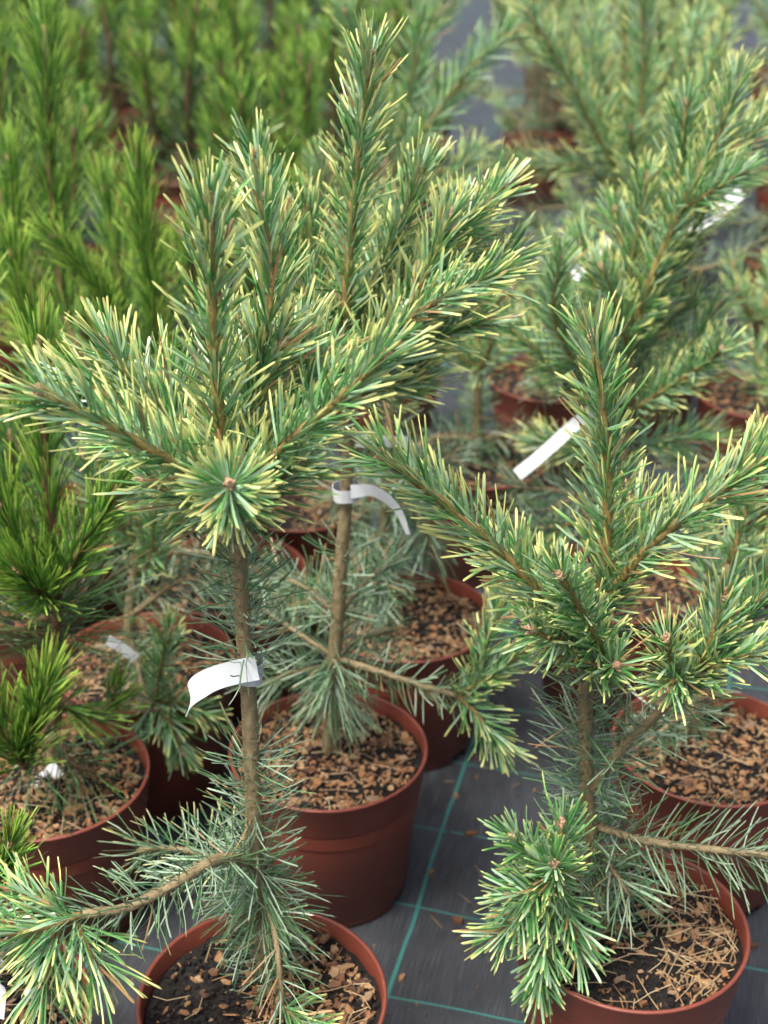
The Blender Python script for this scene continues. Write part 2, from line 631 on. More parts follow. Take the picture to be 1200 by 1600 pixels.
def branch(tree, pts, style='new', r0=0.0042, r1=0.0028, seg=3, bud=True, name='branch', mat=None, pegs=None, sides=7,
           s0=0.0, wood=None, **ov):
    """pts local to the tree's base. One limb with its own needles and bud"""
    P, L = spline(pts, max(6, int(16 * 1)))
    if mat is None:
        mat = {'new': 'shoot', 'nigra': 'nshoot', 'nigra_old': 'nshoot'}.get(style, 'bark')
    if pegs is None:
        pegs = int(L * 350) if style in ('old', 'sparse') else 0
    o = tube(name, P, r0, r1, M[mat], tree, sides, pegs)
    kid(tree, o)
    if style == 'nigra' and ov.pop('two', False):
        k = dict(ov)
        k.update(mat='nigra_old', tip=.1, den=ov.get('den', 500) * .8, a0=ov.get('a0', 30) + 12, a1=ov.get('a0', 30))
        needles(o, P, style, seg, s0=s0, s1=.5, **k)
        needles(o, P, style, seg, s0=.42, **ov)
    elif style:
        needles(o, P, style, seg, s0=s0, **ov)
    if bud and style not in ('old', 'sparse'):
        add_bud(o, P[-1], unit(P[-1] - P[-2]), 1.15 if style == 'new' else 1.5)
    return o


# ------------------------------------------------------------------ ground
RIMZ, RTOP, RBOT = 0.23, 0.135, 0.109
g = mesh_obj('ground', [(-60, -4, 0), (60, -4, 0), (60, 120, 0), (-60, 120, 0)], [(0, 1, 2, 3)], M['fabric'], None, False)
g['kind'] = 'structure'


# ------------------------------------------------------------------ pots
def lathe(prof, S=64):
    V, F = [], []
    for r, z in prof:
        for j in range(S):
            a = j / S * 2 * PI
            V.append((r * math.cos(a), r * math.sin(a), z))
    for k in range(len(prof) - 1):
        for j in range(S):
            j2 = (j + 1) % S
            F.append((k * S + j, k * S + j2, (k + 1) * S + j2, (k + 1) * S + j))
    return V, F


def pot_meshes():
    H, R0, R1 = RIMZ, RBOT, RTOP
    zb = H - 0.052                               # underside of the rim band
    rb = R0 + (R1 - 0.006 - R0) * (zb / H)
    V, F = lathe([(0.0005, 0.012), (R0 - 0.016, 0.012), (R0 - 0.013, 0.010), (R0 - 0.004, 0.0105), (R0, 0.013), (rb, zb - 0.0005), (rb + 0.0005, zb + 0.006)])
    F = [f[::-1] for f in F] if False else F
    # foot ring broken by notches
    S = 64
    b0 = len(V)
    for r, z in ((R0 - 0.0005, 0.0128), (R0 - 0.002, 0.0), (R0 - 0.010, 0.0), (R0 - 0.012, 0.0125)):
        for j in range(S):
            a = j / S * 2 * PI
            V.append((r * math.cos(a), r * math.sin(a), z))
    for j in range(S):
        if j % 16 in (0, 1, 2):
            continue
        j2 = (j + 1) % S
        for k in range(3):
            F.append((b0 + k * S + j, b0 + k * S + j2, b0 + (k + 1) * S + j2, b0 + (k + 1) * S + j))
    body = bpy.data.meshes.new('pot_body')
    body.from_pydata(V, [], F)
    V, F = lathe([(rb - 0.001, zb + 0.003), (rb + 0.0030, zb), (rb + 0.0046, zb + 0.003), (R1 - 0.0022, H - 0.006), (R1, H - 0.0035),
                  (R1 + 0.0004, H - 0.0012), (R1 - 0.0010, H), (R1 - 0.0034, H), (R1 - 0.0046, H - 0.002), (R1 - 0.0075, H - 0.05), (R1 - 0.010, H - 0.075)], 96)
    rim = bpy.data.meshes.new('pot_rim')
    rim.from_pydata(V, [], F)
    for me in (body, rim):
        me.materials.append(M['pot'])
        me.polygons.foreach_set('use_smooth', [True] * len(me.polygons))
    return body, rim


POT_BODY, POT_RIM = pot_meshes()
SOILZ = RIMZ - 0.022


def soil_h(x, y, sd):
    return 0.004 * math.sin(x * 55 + sd) * math.cos(y * 48 + sd * 2) + 0.003 * math.sin(x * 130 + y * 90 + sd * 3) - 0.25 * (x * x + y * y) + 0.003


def soil_mesh(sd):
    S, K = 56, 16
    V, F = [], []
    R = RTOP - 0.0068
    rr = random.Random(sd)
    for k in range(K + 1):
        r = R * k / K
        for j in range(S):
            a = j / S * 2 * PI
            x, y = r * math.cos(a), r * math.sin(a)
            V.append((x, y, SOILZ + soil_h(x, y, sd) + (rr.uniform(-1, 1) * 0.0025 if k else 0)))
    for k in range(K):
        for j in range(S):
            j2 = (j + 1) % S
            F.append((k * S + j, (k + 1) * S + j, (k + 1) * S + j2, k * S + j2))
    me = bpy.data.meshes.new('soil')
    me.from_pydata(V, [], F)
    me.materials.append(M['soil'])
    return me


def chip_shape(rr):
    """an irregular splinter of bark: 5-sided slab, ends torn at a slant"""
    n = 5
    top, bot = [], []
    for k in range(n):
        a = k / n * 2 * PI + rr.uniform(-.3, .3)
        x, y = math.cos(a) * rr.uniform(.7, 1.1), math.sin(a) * rr.uniform(.6, 1.1)
        top.append((x * rr.uniform(.75, .95), y * rr.uniform(.7, .95), rr.uniform(.6, 1.1)))
        bot.append((x, y, -rr.uniform(.5, 1)))
    V = bot + top
    F = [tuple(range(n))[::-1], tuple(range(n, 2 * n))] + [(k, (k + 1) % n, n + (k + 1) % n, n + k) for k in range(n)]
    return V, F


CHIPS = []
for q in range(14):
    V, F = chip_shape(random.Random(100 + q))
    me = bpy.data.meshes.new('bark_chip')
    me.from_pydata(V, [], F)
    me.materials.append(M['chip'])
    CHIPS.append(me)


def chip_size(rr, big=1.0):
    L = rr.choice([1, 1, 1.3, 1.7, 2.2]) * rr.uniform(0.0030, 0.0058) * big
    return L, L * rr.uniform(.28, .8), rr.uniform(.0009, .0022) * big


def crumbs_mesh(n, sd, where, smin=0.3, smax=0.7):
    rr = random.Random(sd)
    V, F, C = [], [], []
    for q in range(n):
        x, y = where(rr)
        L, w, t = chip_size(rr)
        k = rr.uniform(smin, smax)
        mt = Matrix.Translation((x, y, SOILZ + soil_h(x, y, SD[0]) + 0.002 + rr.random() * .003)) @ Matrix.Rotation(rr.random() * 6.28, 4, 'Z') @ Matrix.Rotation(rr.gauss(0, .4), 4, 'X') @ Matrix.Rotation(rr.gauss(0, .4), 4, 'Y') @ Matrix.Diagonal((L * k, w * k, t * k * 1.3, 1))
        v, f = chip_shape(rr)
        b0 = len(V)
        V += [tuple(mt @ Vector(p)) for p in v]
        F += [tuple(i + b0 for i in ff) for ff in f]
        C += [rr.random()] * len(v)
    me = bpy.data.meshes.new('bark_crumbs')
    me.from_pydata(V, [], F)
    me.attributes.new('rnd', 'FLOAT', 'POINT').data.foreach_set('value', np.array(C, 'f'))
    me.materials.append(M['crumb'])
    return me


def dry_mesh(n, sd, where):
    rr = random.Random(sd)
    V, F, C = [], [], []
    for q in range(n):
        x, y = where(rr)
        z = SOILZ + soil_h(x, y, SD[0]) + 0.005 + rr.random() * .004
        a = rr.random() * 2 * PI
        L = rr.uniform(.012, .03)
        dx, dy = math.cos(a), math.sin(a)
        dz = rr.gauss(0, .10)
        cv = rr.gauss(0, .25)
        w = .0006
        b0 = len(V)
        for t in (-1, 0, 1):
            cx, cy = x + dx * L * t - dy * cv * L * t * t, y + dy * L * t + dx * cv * L * t * t
            if math.hypot(cx, cy) > RTOP - .012:
                s = (RTOP - .012) / math.hypot(cx, cy)
                cx, cy = cx * s, cy * s
            cz = z + dz * L * t
            V += [(cx - dy * w, cy + dx * w, cz), (cx + dy * w, cy - dx * w, cz), (cx, cy, cz + w * 1.3)]
        for k in range(2):
            for j in range(3):
                j2 = (j + 1) % 3
                F.append((b0 + k * 3 + j, b0 + k * 3 + j2, b0 + k * 3 + 3 + j2, b0 + k * 3 + 3 + j))
        C += [rr.random()] * 9
    me = bpy.data.meshes.new('dry_needles')
    me.from_pydata(V, [], F)
    me.attributes.new('rnd', 'FLOAT', 'POINT').data.foreach_set('value', np.array(C, 'f'))
    me.materials.append(M['dry'])
    return me


SD = [0]


def clod_mesh(n, sd):
    rr = random.Random(sd)
    V, F = [], []
    for q in range(n):
        a, r = rr.random() * 2 * PI, (RTOP - .012) * math.sqrt(rr.random())
        x, y = r * math.cos(a), r * math.sin(a)
        k = rr.choice([.0014, .0018, .0024, .0034, .005])
        mt = Matrix.Translation((x, y, SOILZ + soil_h(x, y, SD[0]) + k * .4)) @ Matrix.Rotation(rr.random() * 6.28, 4, 'Z') @ Matrix.Diagonal((k, k * rr.uniform(.7, 1), k * .8, 1))
        v, f = chip_shape(rr)
        b0 = len(V)
        V += [tuple(mt @ Vector(p)) for p in v]
        F += [tuple(i + b0 for i in ff) for ff in f]
    me = bpy.data.meshes.new('soil_crumbs')
    me.from_pydata(V, [], F)
    me.materials.append(M['soil'])
    return me


def sub(name, me, parent, kind=None):
    o = bpy.data.objects.new(name, me)
    COL.objects.link(o)
    o.parent = parent
    if kind:
        o['kind'] = kind
    return o


def pot(px, py, label, sd, chips=0, crumbs=500, dry=40, bare=None, scale=1.0, group='terracotta plastic pots', big=1.0):
    """pot whose rim centre shows at px, py"""
    c = on_z(px, py, RIMZ)
    root = empty('plant_pot', (c[0], c[1], 0), label, 'plant pot', group)
    root.rotation_euler = (0, 0, random.uniform(0, 6.28))
    rz = root.rotation_euler[2]
    sub('body', POT_BODY, root)
    sub('rim', POT_RIM, root)
    SD[0] = sd
    so = sub('soil', soil_mesh(sd), root)

    def where(rr, R=RTOP - 0.013):
        while True:
            a, r = rr.random() * 2 * PI, R * math.sqrt(rr.random())
            x, y = r * math.cos(a), r * math.sin(a)
            if bare is None:
                return x, y
            wx = x * math.cos(rz) - y * math.sin(rz)
            wy = x * math.sin(rz) + y * math.cos(rz)
            if rr.random() > bare(wx / RTOP, wy / RTOP):
                return x, y
    rr = random.Random(sd * 7 + 1)
    for q in range(chips):
        x, y = where(rr)
        L, w, t = chip_size(rr, big)
        o = sub('bark_chip', CHIPS[rr.randrange(len(CHIPS))], so)
        R_ = math.hypot(x, y)
        lim = RTOP - .012 - L
        if R_ > lim:
            x, y = x * lim / R_, y * lim / R_
        o.location = (x, y, SOILZ + soil_h(x, y, sd) + 0.0035 + rr.random() * .0045)
        o.rotation_euler = (rr.gauss(0, .5), rr.gauss(0, .4), rr.random() * 6.28)
        o.scale = (L, w, t)
    if crumbs:
        sub('bark_crumbs', crumbs_mesh(int(crumbs * 1.5), sd, where, .35, .85), so, 'stuff')
    if chips >= 100:
        sub('soil_crumbs', clod_mesh(1100, sd + 50), so, 'stuff')
    if dry:
        sub('dry_needles', dry_mesh(dry, sd, where), so, 'stuff')
    return root, np.array([c[0], c[1], 0.0])


# ------------------------------------------------------------------ trees traced by their limbs
class Tree:
    def __init__(self, base_xyz, label, name='pine_tree', group='young potted pines', seg=3):
        self.b = np.array(base_xyz, float)
        self.root = empty(name, tuple(self.b), label, 'pine tree', group)
        self.seg = seg

    def P(self, pts):
        return [on_y(p[0], p[1], self.b[1] + (p[2] if len(p) > 2 else 0)) - self.b for p in pts]

    def trunk(self, pts, r0=0.0095, r1=0.006, style='sparse', **k):
        Q = self.P(pts)
        Q[0] = np.array([Q[0][0], Q[0][1], -0.02])
        return branch(self.root, Q, style, r0, r1, self.seg, bud=False, name='trunk', mat='bark', sides=10, **k)

    def limb(self, pts, style='new', **k):
        k.setdefault('seg', self.seg)
        return branch(self.root, self.P(pts), style, **k)


def tree_at(pot_c, px, py):
    """a tree standing in a pot: where its stem leaves the soil"""
    p = on_z(px, py, SOILZ)
    x, y = p[0], p[1]
    dx, dy = x - pot_c[0], y - pot_c[1]
    d = math.hypot(dx, dy)
    if d > .07:
        x, y = pot_c[0] + dx * .07 / d, pot_c[1] + dy * .07 / d
    return (x, y, SOILZ)


# ---- the front left pine
_, c1 = pot(410, 1555, 'terracotta pot in the foreground, left half dark soil, right half bark chips', 1, 300, 500, 60,
            bare=lambda x, y: 0.86 if (x < -0.15 and y > -0.9) else 0.12)
T = Tree(tree_at(c1, 416, 1530), 'blue-green cream-tipped pine in the left foreground with a drooping white tag')
T.trunk([(416, 1530), (406, 1400), (398, 1330), (392, 1150), (378, 950), (368, 800)], 0.0098, 0.0074, den=640, L=.058, gap=(.55, .70))
T.limb([(368, 800), (345, 680), (332, 500), (327, 318)], r0=.0066, r1=.0045)
T.limb([(358, 768, -.015), (270, 722, -.05), (170, 665, -.07), (66, 612, -.08)], r0=.0052, r1=.0036)
T.limb([(358, 765, .02), (290, 690, .05), (220, 610, .08), (168, 538, .09)], r0=.0045)
T.limb([(362, 800, -.01), (362, 780, -.07), (358, 757, -.13)], r0=.0045, den=1100, a0=66, a1=58, L=.048, tip=1.0)
T.limb([(366, 770, -.01), (450, 690, -.04), (520, 632, -.05), (600, 556, -.05)], r0=.005, r1=.0034)
T.limb([(366, 765, .03), (395, 620, .06), (425, 450, .08), (407, 312, .09)], r0=.0045)
T.limb([(366, 770, .03), (425, 690, .05), (470, 620, .08), (505, 560, .09)], r0=.004)
T.limb([(360, 775, .01), (300, 735, .03), (240, 700, .05), (190, 690, .06)], r0=.004)
T.limb([(364, 780, .03), (380, 690, .05), (405, 590, .06), (440, 540, .06)], r0=.004)
for a in ([(364, 770, .05), (350, 640, .1), (370, 520, .13)], [(364, 780, .02), (300, 690, .08), (262, 590, .12)],
          [(366, 775, .02), (420, 720, .06), (480, 690, .09)], [(364, 790, .0), (300, 780, .0), (235, 755, .0)],
          [(366, 790, .0), (420, 760, -.02), (470, 725, -.03)], [(364, 770, .05), (430, 640, .12), (470, 520, .16)],
          [(362, 780, .02), (270, 720, .06), (200, 640, .08), (120, 590, .09)]):
    T.limb(a, r0=.004, seg=2)
# its low arching branch and the tuft at its end
T.limb([(398, 1348, 0), (340, 1343, -.06), (270, 1383, -.10), (200, 1418, -.13), (128, 1428, -.15)], 'old', r0=.0068, r1=.0046, bud=False, L=.052)
T.limb([(128, 1428, -.15), (60, 1452, -.16), (-30, 1462, -.17)], L=.06, r0=.0036)
T.limb([(118, 1438, -.15), (137, 1480, -.165), (153, 1514, -.17)], L=.06, lift=-.05, droop=.12, r0=.0034)
T.limb([(95, 1445, -.15), (78, 1500, -.17), (70, 1555, -.18)], L=.06, lift=-.05, droop=.15, r0=.0034)
T.limb([(110, 1435, -.15), (60, 1405, -.14), (25, 1392, -.13)], L=.045, r0=.003)
T.limb([(400, 1345, .02), (330, 1335, .05), (260, 1325, .08), (215, 1330, .09)], 'old', r0=.004, tip=.5)
T.limb([(411, 1402, -.005), (427, 1440, -.04), (435, 1500, -.07), (441, 1572, -.085)], 'old', r0=.0040, r1=.003, bud=False, den=300, L=.05, droop=.1)
T.limb([(441, 1572, -.085), (465, 1592, -.09), (490, 1612, -.10)], L=.045, r0=.003)
# the old tuft round the foot of the stem
T.limb([(402, 1352, -.012), (406, 1395, -.012), (410, 1440, -.012)], 'old', r0=.003, r1=.003, bud=False, den=1000, L=.072, a0=85, a1=80, lift=-.15, droop=.12, s0=.0)
tag1 = (392, 1046, T.b[1])
T1b = T.b

# ---- the pine behind it, leader highest in the middle
_, c2 = pot(513, 1167, 'terracotta pot in the middle full of tan bark chips, beside the teal guide line', 2, 300, 700, 60)
T = Tree(tree_at(c2, 512, 1178), 'pine with the tallest leader, in the middle, with a white collar tag')
T.trunk([(512, 1178), (522, 1030), (533, 880), (543, 740), (540, 600), (538, 510)], 0.0100, 0.0072, den=240, s0=.28, gap=(.55, .67))
T.limb([(538, 510), (545, 400), (560, 235), (577, 88)], r0=.0066, r1=.004)
T.limb([(540, 600, -.02), (620, 512, -.04), (700, 462, -.05), (775, 430, -.06)], r0=.005)
T.limb([(540, 570, .02), (640, 445, .04), (710, 362, .05), (785, 297, .06)], r0=.005)
T.limb([(540, 560, .04), (600, 410, .07), (635, 330, .09), (655, 266, .1)], r0=.0045)
T.limb([(538, 560, 0), (485, 475, 0), (435, 370, .01), (396, 243, .02)], r0=.0048)
T.limb([(542, 590, .02), (620, 490, .05), (690, 410, .08), (745, 375, .09)], r0=.0042)
T.limb([(536, 590, .02), (500, 500, .05), (485, 400, .07), (480, 330, .08)], r0=.0042)
T.limb([(540, 600, .01), (630, 560, .03), (700, 520, .05), (760, 500, .06)], r0=.0042)
T.limb([(536, 595, -.02), (500, 560, -.05), (460, 520, -.07)], r0=.004)
for a in ([(540, 570, .05), (590, 470, .1), (600, 370, .13)], [(540, 590, .04), (640, 520, .09), (720, 440, .12)],
          [(540, 570, .04), (500, 470, .09), (450, 420, .12)], [(540, 560, .05), (660, 420, .1), (740, 330, .13)],
          [(540, 580, .0), (640, 480, .0), (700, 340, .02)], [(540, 610, .0), (600, 610, .02), (660, 590, .03)],
          [(540, 590, .03), (680, 480, .06), (800, 400, .08)]):
    T.limb(a, r0=.004, seg=2)
T.limb([(528, 960, .01), (580, 900, .05), (620, 880, .08)], 'old', r0=.004, den=600)
T.limb([(530, 960, .01), (480, 920, .05), (440, 900, .08)], 'old', r0=.004, den=600)
T.limb([(526, 1040, .02), (460, 1050, .05), (410, 1070, .07)], 'old', r0=.004, den=500)
T.limb([(526, 1030, 0), (600, 1052, -.03), (660, 1072, -.05), (715, 1087, -.07)], 'old', r0=.0052, r1=.004, bud=False, L=.045)
T.limb([(715, 1087, -.07), (760, 1062, -.08), (815, 1022, -.08), (840, 1000, -.08)], r0=.0036, L=.042)
T.limb([(735, 1080, -.075), (750, 1050, -.07), (762, 1000, -.06), (790, 935, -.05)], r0=.0032, L=.046)
T.limb([(715, 1087, -.07), (742, 1112, -.10), (766, 1146, -.12), (785, 1168, -.13)], r0=.0034, L=.046, lift=-.05)
T.limb([(524, 1026, 0), (470, 992, .02), (412, 952, .05)], 'old', r0=.0045, bud=False)
T.limb([(524, 1030, .02), (560, 1000, .06), (610, 985, .09)], 'old', r0=.004)
T.limb([(524, 1030, -.012), (522, 1060, -.02), (520, 1095, -.02)], 'old', r0=.003, r1=.003, bud=False, den=1700, L=.065, a0=88, a1=70, lift=-.25, droop=.2)
T2b = T.b

# ---- the front right pine
_, c4 = pot(985, 1440, 'terracotta pot at the lower right filled with dark soil and dry needles', 4, 110, 260, 190,
            bare=lambda x, y: 0.75 if x < 0.25 else 0.3)
T = Tree(tree_at(c4, 948, 1455), 'blue-green pine at front right, long arms spread in a wide fork below the leader')
T.trunk([(948, 1455), (930, 1350), (919, 1250), (914, 1120), (918, 1010), (928, 945)], 0.0092, 0.0072, style='old', den=720, L=.064, droop=.05)
T.limb([(928, 950), (948, 860), (948, 720), (938, 610), (928, 533)], r0=.0062, r1=.004)
T.limb([(915, 1000, -.02), (850, 930, -.05), (770, 850, -.06), (680, 775, -.06), (600, 714, -.06)], r0=.006, r1=.0038)
T.limb([(932, 960, 0), (1000, 868, -.02), (1080, 800, -.03), (1200, 716, -.04), (1250, 690, -.04)], r0=.0056, r1=.0036)
T.limb([(920, 1050, -.02), (938, 1015, -.06), (908, 955, -.10), (877, 902, -.13)], r0=.0046, r1=.0036, L=.046)
T.limb([(920, 1040, -.02), (940, 1042, -.06), (962, 1040, -.10)], r0=.004, L=.044)
T.limb([(930, 965, .03), (962, 870, .07), (1000, 800, .10)], r0=.004)
T.limb([(915, 985, .03), (845, 915, .06), (795, 880, .08)], r0=.004)
T.limb([(918, 1010, -.01), (870, 1000, -.05), (830, 985, -.07)], r0=.0036, L=.046)
T.limb([(919, 1240, 0), (970, 1172, -.02), (1030, 1112, -.03), (1078, 1072, -.04)], 'old', r0=.0058, r1=.0045, bud=False)
T.limb([(1075, 1076, -.04), (1050, 1035, -.07), (1042, 1000, -.09)], r0=.0034, L=.044)
T.limb([(1078, 1072, -.04), (1108, 1005, -.05), (1130, 935, -.05)], r0=.0036, L=.046)
T.limb([(1080, 1068, -.04), (1130, 1032, -.06), (1205, 1020, -.07)], r0=.0036, L=.044)
T.limb([(1084, 1062, -.03), (1150, 985, -.02), (1205, 915, -.02)], r0=.0036, L=.046)
T.limb([(1080, 1070, -.04), (1060, 1060, -.08), (1040, 1075, -.10)], r0=.003, L=.04)
T.limb([(932, 1325, -.01), (890, 1362, -.05), (862, 1378, -.08)], 'old', r0=.005, r1=.0038, bud=False)
T.limb([(862, 1378, -.08), (835, 1390, -.095), (798, 1402, -.105)], r0=.0034, L=.044, den=800, tip=.55)
T.limb([(868, 1370, -.07), (835, 1338, -.08), (805, 1312, -.085)], r0=.003, L=.042, den=800, tip=.55)
T.limb([(855, 1390, -.085), (815, 1432, -.105), (775, 1465, -.11)], r0=.003, L=.042, den=800, tip=.55)
T.limb([(866, 1400, -.085), (852, 1480, -.11), (842, 1548, -.115)], r0=.003, L=.042, den=800, lift=0, tip=.55)
T.limb([(875, 1392, -.085), (895, 1440, -.10), (905, 1492, -.105)], r0=.003, L=.044, den=800, tip=.55)
T.limb([(866, 1380, -.08), (868, 1365, -.11), (866, 1350, -.14)], r0=.003, L=.042, den=900, tip=.55)
T.limb([(878, 1375, -.06), (880, 1330, -.07), (878, 1290, -.07)], r0=.003, L=.044, den=700, tip=.55)
T.limb([(930, 1290, 0), (1000, 1312, -.03), (1100, 1326, -.05), (1195, 1336, -.06), (1240, 1340, -.06)], 'old', r0=.005, r1=.0036, L=.066, den=420)
T.limb([(935, 1330, -.01), (965, 1370, -.04), (985, 1400, -.05)], 'old', r0=.003, L=.06, den=800, s1=1.0)
T3b = T.b

# ---- the pot at the right edge and its leaning pine
_, c5 = pot(1112, 1160, 'terracotta pot behind the lower right pot, full of orange brown bark chips', 5, 300, 600, 80)
T = Tree(tree_at(c5, 1080, 1150), 'pine at the right edge, mostly hidden, rising from the chip-filled pot', seg=2)
T.trunk([(1080, 1150), (1092, 1080), (1110, 980), (1140, 880)], .009, .006, style='old')
T.limb([(1140, 880), (1165, 800), (1190, 700)], r0=.005, seg=2)
T.limb([(1120, 950, 0), (1180, 900, .02), (1240, 850, .03)], seg=2)
T.limb([(1120, 950, .02), (1100, 870, .05), (1095, 810, .07)], seg=2)
T.limb([(1125, 930, .03), (1160, 880, .08), (1200, 860, .1)], seg=2)
T.limb([(1090, 1110, 0), (1050, 1130, -.03), (1010, 1160, -.05)], 'old', r0=.004, seg=2)

# ---- the second-row right pine with the long slanting leader
_, c6 = pot(963, 905, 'terracotta pot half hidden behind the front right pine, rim showing by grey fabric', 6, 0, 700, 60)
T = Tree(tree_at(c6, 965, 905), 'pine behind the right-hand one, its long leader slanting to the upper right', seg=2)
T.trunk([(965, 905), (966, 800), (978, 680), (985, 540)], .010, .007, style='old', den=260)
T.limb([(985, 545), (1012, 450), (1062, 330), (1110, 240), (1155, 125)], r0=.007, r1=.004, den=560)
T.limb([(985, 530, .03), (985, 430, .04), (1003, 330, .04), (1010, 280, .04)], r0=.0045)
T.limb([(982, 645, 0), (1050, 602, -.05), (1100, 570, -.09), (1128, 546, -.13)], r0=.0045)
T.limb([(980, 655, 0), (900, 600, -.02), (830, 540, -.03), (765, 490, -.03)], r0=.0045)
T.limb([(978, 640, -.01), (905, 575, -.04), (865, 490, -.06), (875, 405, -.08)], r0=.0045)
T.limb([(990, 540, .02), (1040, 400, .03), (1062, 270, .04), (1072, 165, .04)], r0=.0045)
T.limb([(985, 560, -.02), (960, 470, -.04), (940, 420, -.05)], r0=.004)
T.limb([(985, 600, .04), (1030, 520, .08), (1080, 470, .1)], r0=.004)
T.limb([(970, 780, 0), (1040, 770, .0), (1100, 780, .0)], 'old', r0=.004)
T.limb([(968, 790, 0), (900, 780, -.03), (850, 800, -.05)], 'old', r0=.004)
T.limb([(968, 810, -.02), (890, 820, -.06), (800, 830, -.08)], 'old', r0=.004, den=600, tip=.6)
T.limb([(968, 800, .02), (890, 770, .05), (800, 760, .08)], 'old', r0=.004, den=600, tip=.4)
T.limb([(890, 815, -.06), (860, 840, -.08), (835, 845, -.1)], r0=.003, L=.045)
for a in ([(985, 560, .02), (930, 450, .04), (910, 380, .05)], [(985, 560, .05), (1050, 420, .08), (1100, 330, .1)],
          [(985, 600, .0), (920, 520, .02), (880, 480, .03)], [(985, 620, .02), (1060, 560, .04), (1120, 480, .06)],
          [(1062, 330, 0), (1110, 300, -.03), (1160, 270, -.05)], [(1062, 330, 0), (1140, 240, .02), (1190, 200, .03)],
          [(985, 570, .03), (980, 430, .07), (960, 330, .09)], [(978, 690, .02), (1040, 690, .06), (1110, 680, .09)],
          [(978, 690, .02), (900, 700, .06), (840, 690, .09)]):
    T.limb(a, r0=.004, seg=1)
T4b = T.b

# ---- pot 3 behind the middle pot and its drooping pine
_, c3 = pot(637, 960, 'terracotta pot just behind the middle pot, soil dotted with orange brown chips', 3, 120, 800, 120, bare=lambda x, y: .6 if abs(x - .3) < .35 and abs(y - .1) < .35 else 0.)
T = Tree(tree_at(c3, 598, 950), 'soft blue-green pine behind the middle stem, with drooping lower needles', seg=2)
T.trunk([(598, 950), (600, 840), (606, 720), (612, 600)], .0095, .007, style='old', den=420, L=.062)
T.limb([(612, 600), (625, 500), (640, 400)], r0=.005)
T.limb([(610, 640, .02), (670, 560, .03), (700, 480, .04)])
T.limb([(604, 800, 0), (640, 790, -.03), (668, 830, -.05), (672, 850, -.05)], 'old', L=.065, droop=.2, r0=.004)
T.limb([(600, 830, 0), (575, 850, -.04), (560, 900, -.06)], 'old', L=.065, droop=.2, r0=.004, den=700)
T.limb([(602, 850, .01), (640, 850, .03), (690, 860, .05)], 'old', L=.06, droop=.2, r0=.004)
T.limb([(600, 860, 0), (590, 900, -.05), (585, 950, -.07)], 'old', L=.06, droop=.2, r0=.004, den=700, tip=.4)
for a in ([(604, 760, .02), (660, 740, .05), (720, 700, .08)], [(604, 760, .02), (560, 760, .05), (520, 780, .08)],
          [(600, 870, .0), (550, 900, .0), (505, 930, .0)], [(602, 820, .03), (660, 800, .06), (730, 800, .08)],
          [(604, 760, -.02), (640, 740, -.06), (660, 760, -.09)]):
    T.limb(a, 'old', r0=.004, seg=1, den=600, droop=.12, tip=.35)
T5b = T.b

# ---- pots and pines on the left
_, c7 = pot(226, 1030, 'shaded terracotta pot on the left behind the front pine, half covered by branches', 7, 60, 600, 80)
T = Tree(tree_at(c7, 205, 1022), 'low pine on the left behind the front stem, with short cream-tipped side shoots', seg=2)
T.trunk([(205, 1040), (203, 960), (215, 860), (222, 780)], .010, .007, style='old', den=260)
T.limb([(222, 780), (228, 690), (225, 600)], r0=.005)
T.limb([(220, 900, 0), (238, 860, -.03), (236, 800, -.05)], r0=.004)
T.limb([(215, 850, 0), (170, 800, -.02), (130, 715, -.03)], r0=.004, tip=.5)
T.limb([(218, 850, .02), (280, 800, .03), (330, 770, .04)], r0=.004, tip=.6)
T.limb([(206, 960, -.02), (290, 905, -.02), (350, 930, -.02)], 'old', r0=.005)
T.limb([(206, 1000, -.02), (228, 1090, -.14), (242, 1095, -.16)], 'old', r0=.004, bud=False)
T.limb([(242, 1095, -.16), (252, 1040, -.165), (266, 985, -.17)], r0=.0036, L=.044)
T.limb([(242, 1095, -.16), (265, 1130, -.19), (284, 1175, -.20)], r0=.0034, L=.044, lift=-.05, droop=.1)
T.limb([(242, 1095, -.16), (218, 1125, -.18), (196, 1160, -.19)], r0=.0032, L=.044, lift=-.03, droop=.1)
T.limb([(242, 1095, -.16), (290, 1100, -.17), (330, 1120, -.17)], r0=.0032, L=.04)
T8b = T.b

P9, c9 = pot(73, 1208, 'terracotta pot at the left edge, mixed bark chips and a white tag in it', 9, 220, 600, 60, big=1.15)
big_chip = sub('bark_chip', CHIPS[3], [o for o in P9.children if o.name.startswith('soil')][0])
q_ = P9.rotation_euler[2]
v_ = Matrix.Rotation(-q_, 3, 'Z') @ Vector(on_z(115, 1262, SOILZ + .01) - np.array([c9[0], c9[1], 0]))
big_chip.location = (v_.x, v_.y, SOILZ + .008)
big_chip.rotation_euler = (.1, .1, -q_ + .3)
big_chip.scale = (.019, .010, .005)
T = Tree(tree_at(c9, 78, 1190), 'bright green pine at the left edge with upright candles and long glossy needles', seg=3, group='bright green pines')
T.trunk([(78, 1190), (86, 1090), (90, 1000), (88, 935)], .010, .008, style='nigra_old', den=160)
T.limb([(88, 935), (78, 810), (68, 670), (62, 545)], 'nigra', r0=.0075, r1=.0055, a0=27, a1=14, den=620, L=.082)
T.limb([(90, 930, -.02), (125, 860, -.04), (182, 770, -.06)], 'nigra', r0=.006, a0=27, a1=14, den=700, L=.08)
T.limb([(84, 935, -.01), (40, 870, -.03), (2, 790, -.04)], 'nigra', r0=.005)
T.limb([(84, 940, -.02), (55, 920, -.08), (30, 895, -.11)], 'nigra', r0=.0045)
T.limb([(89, 1010, -.01), (88, 970, -.012), (87, 930, -.012)], 'nigra_old', r0=.006, r1=.006, bud=False, den=1500, L=.13, a0=88, a1=50)
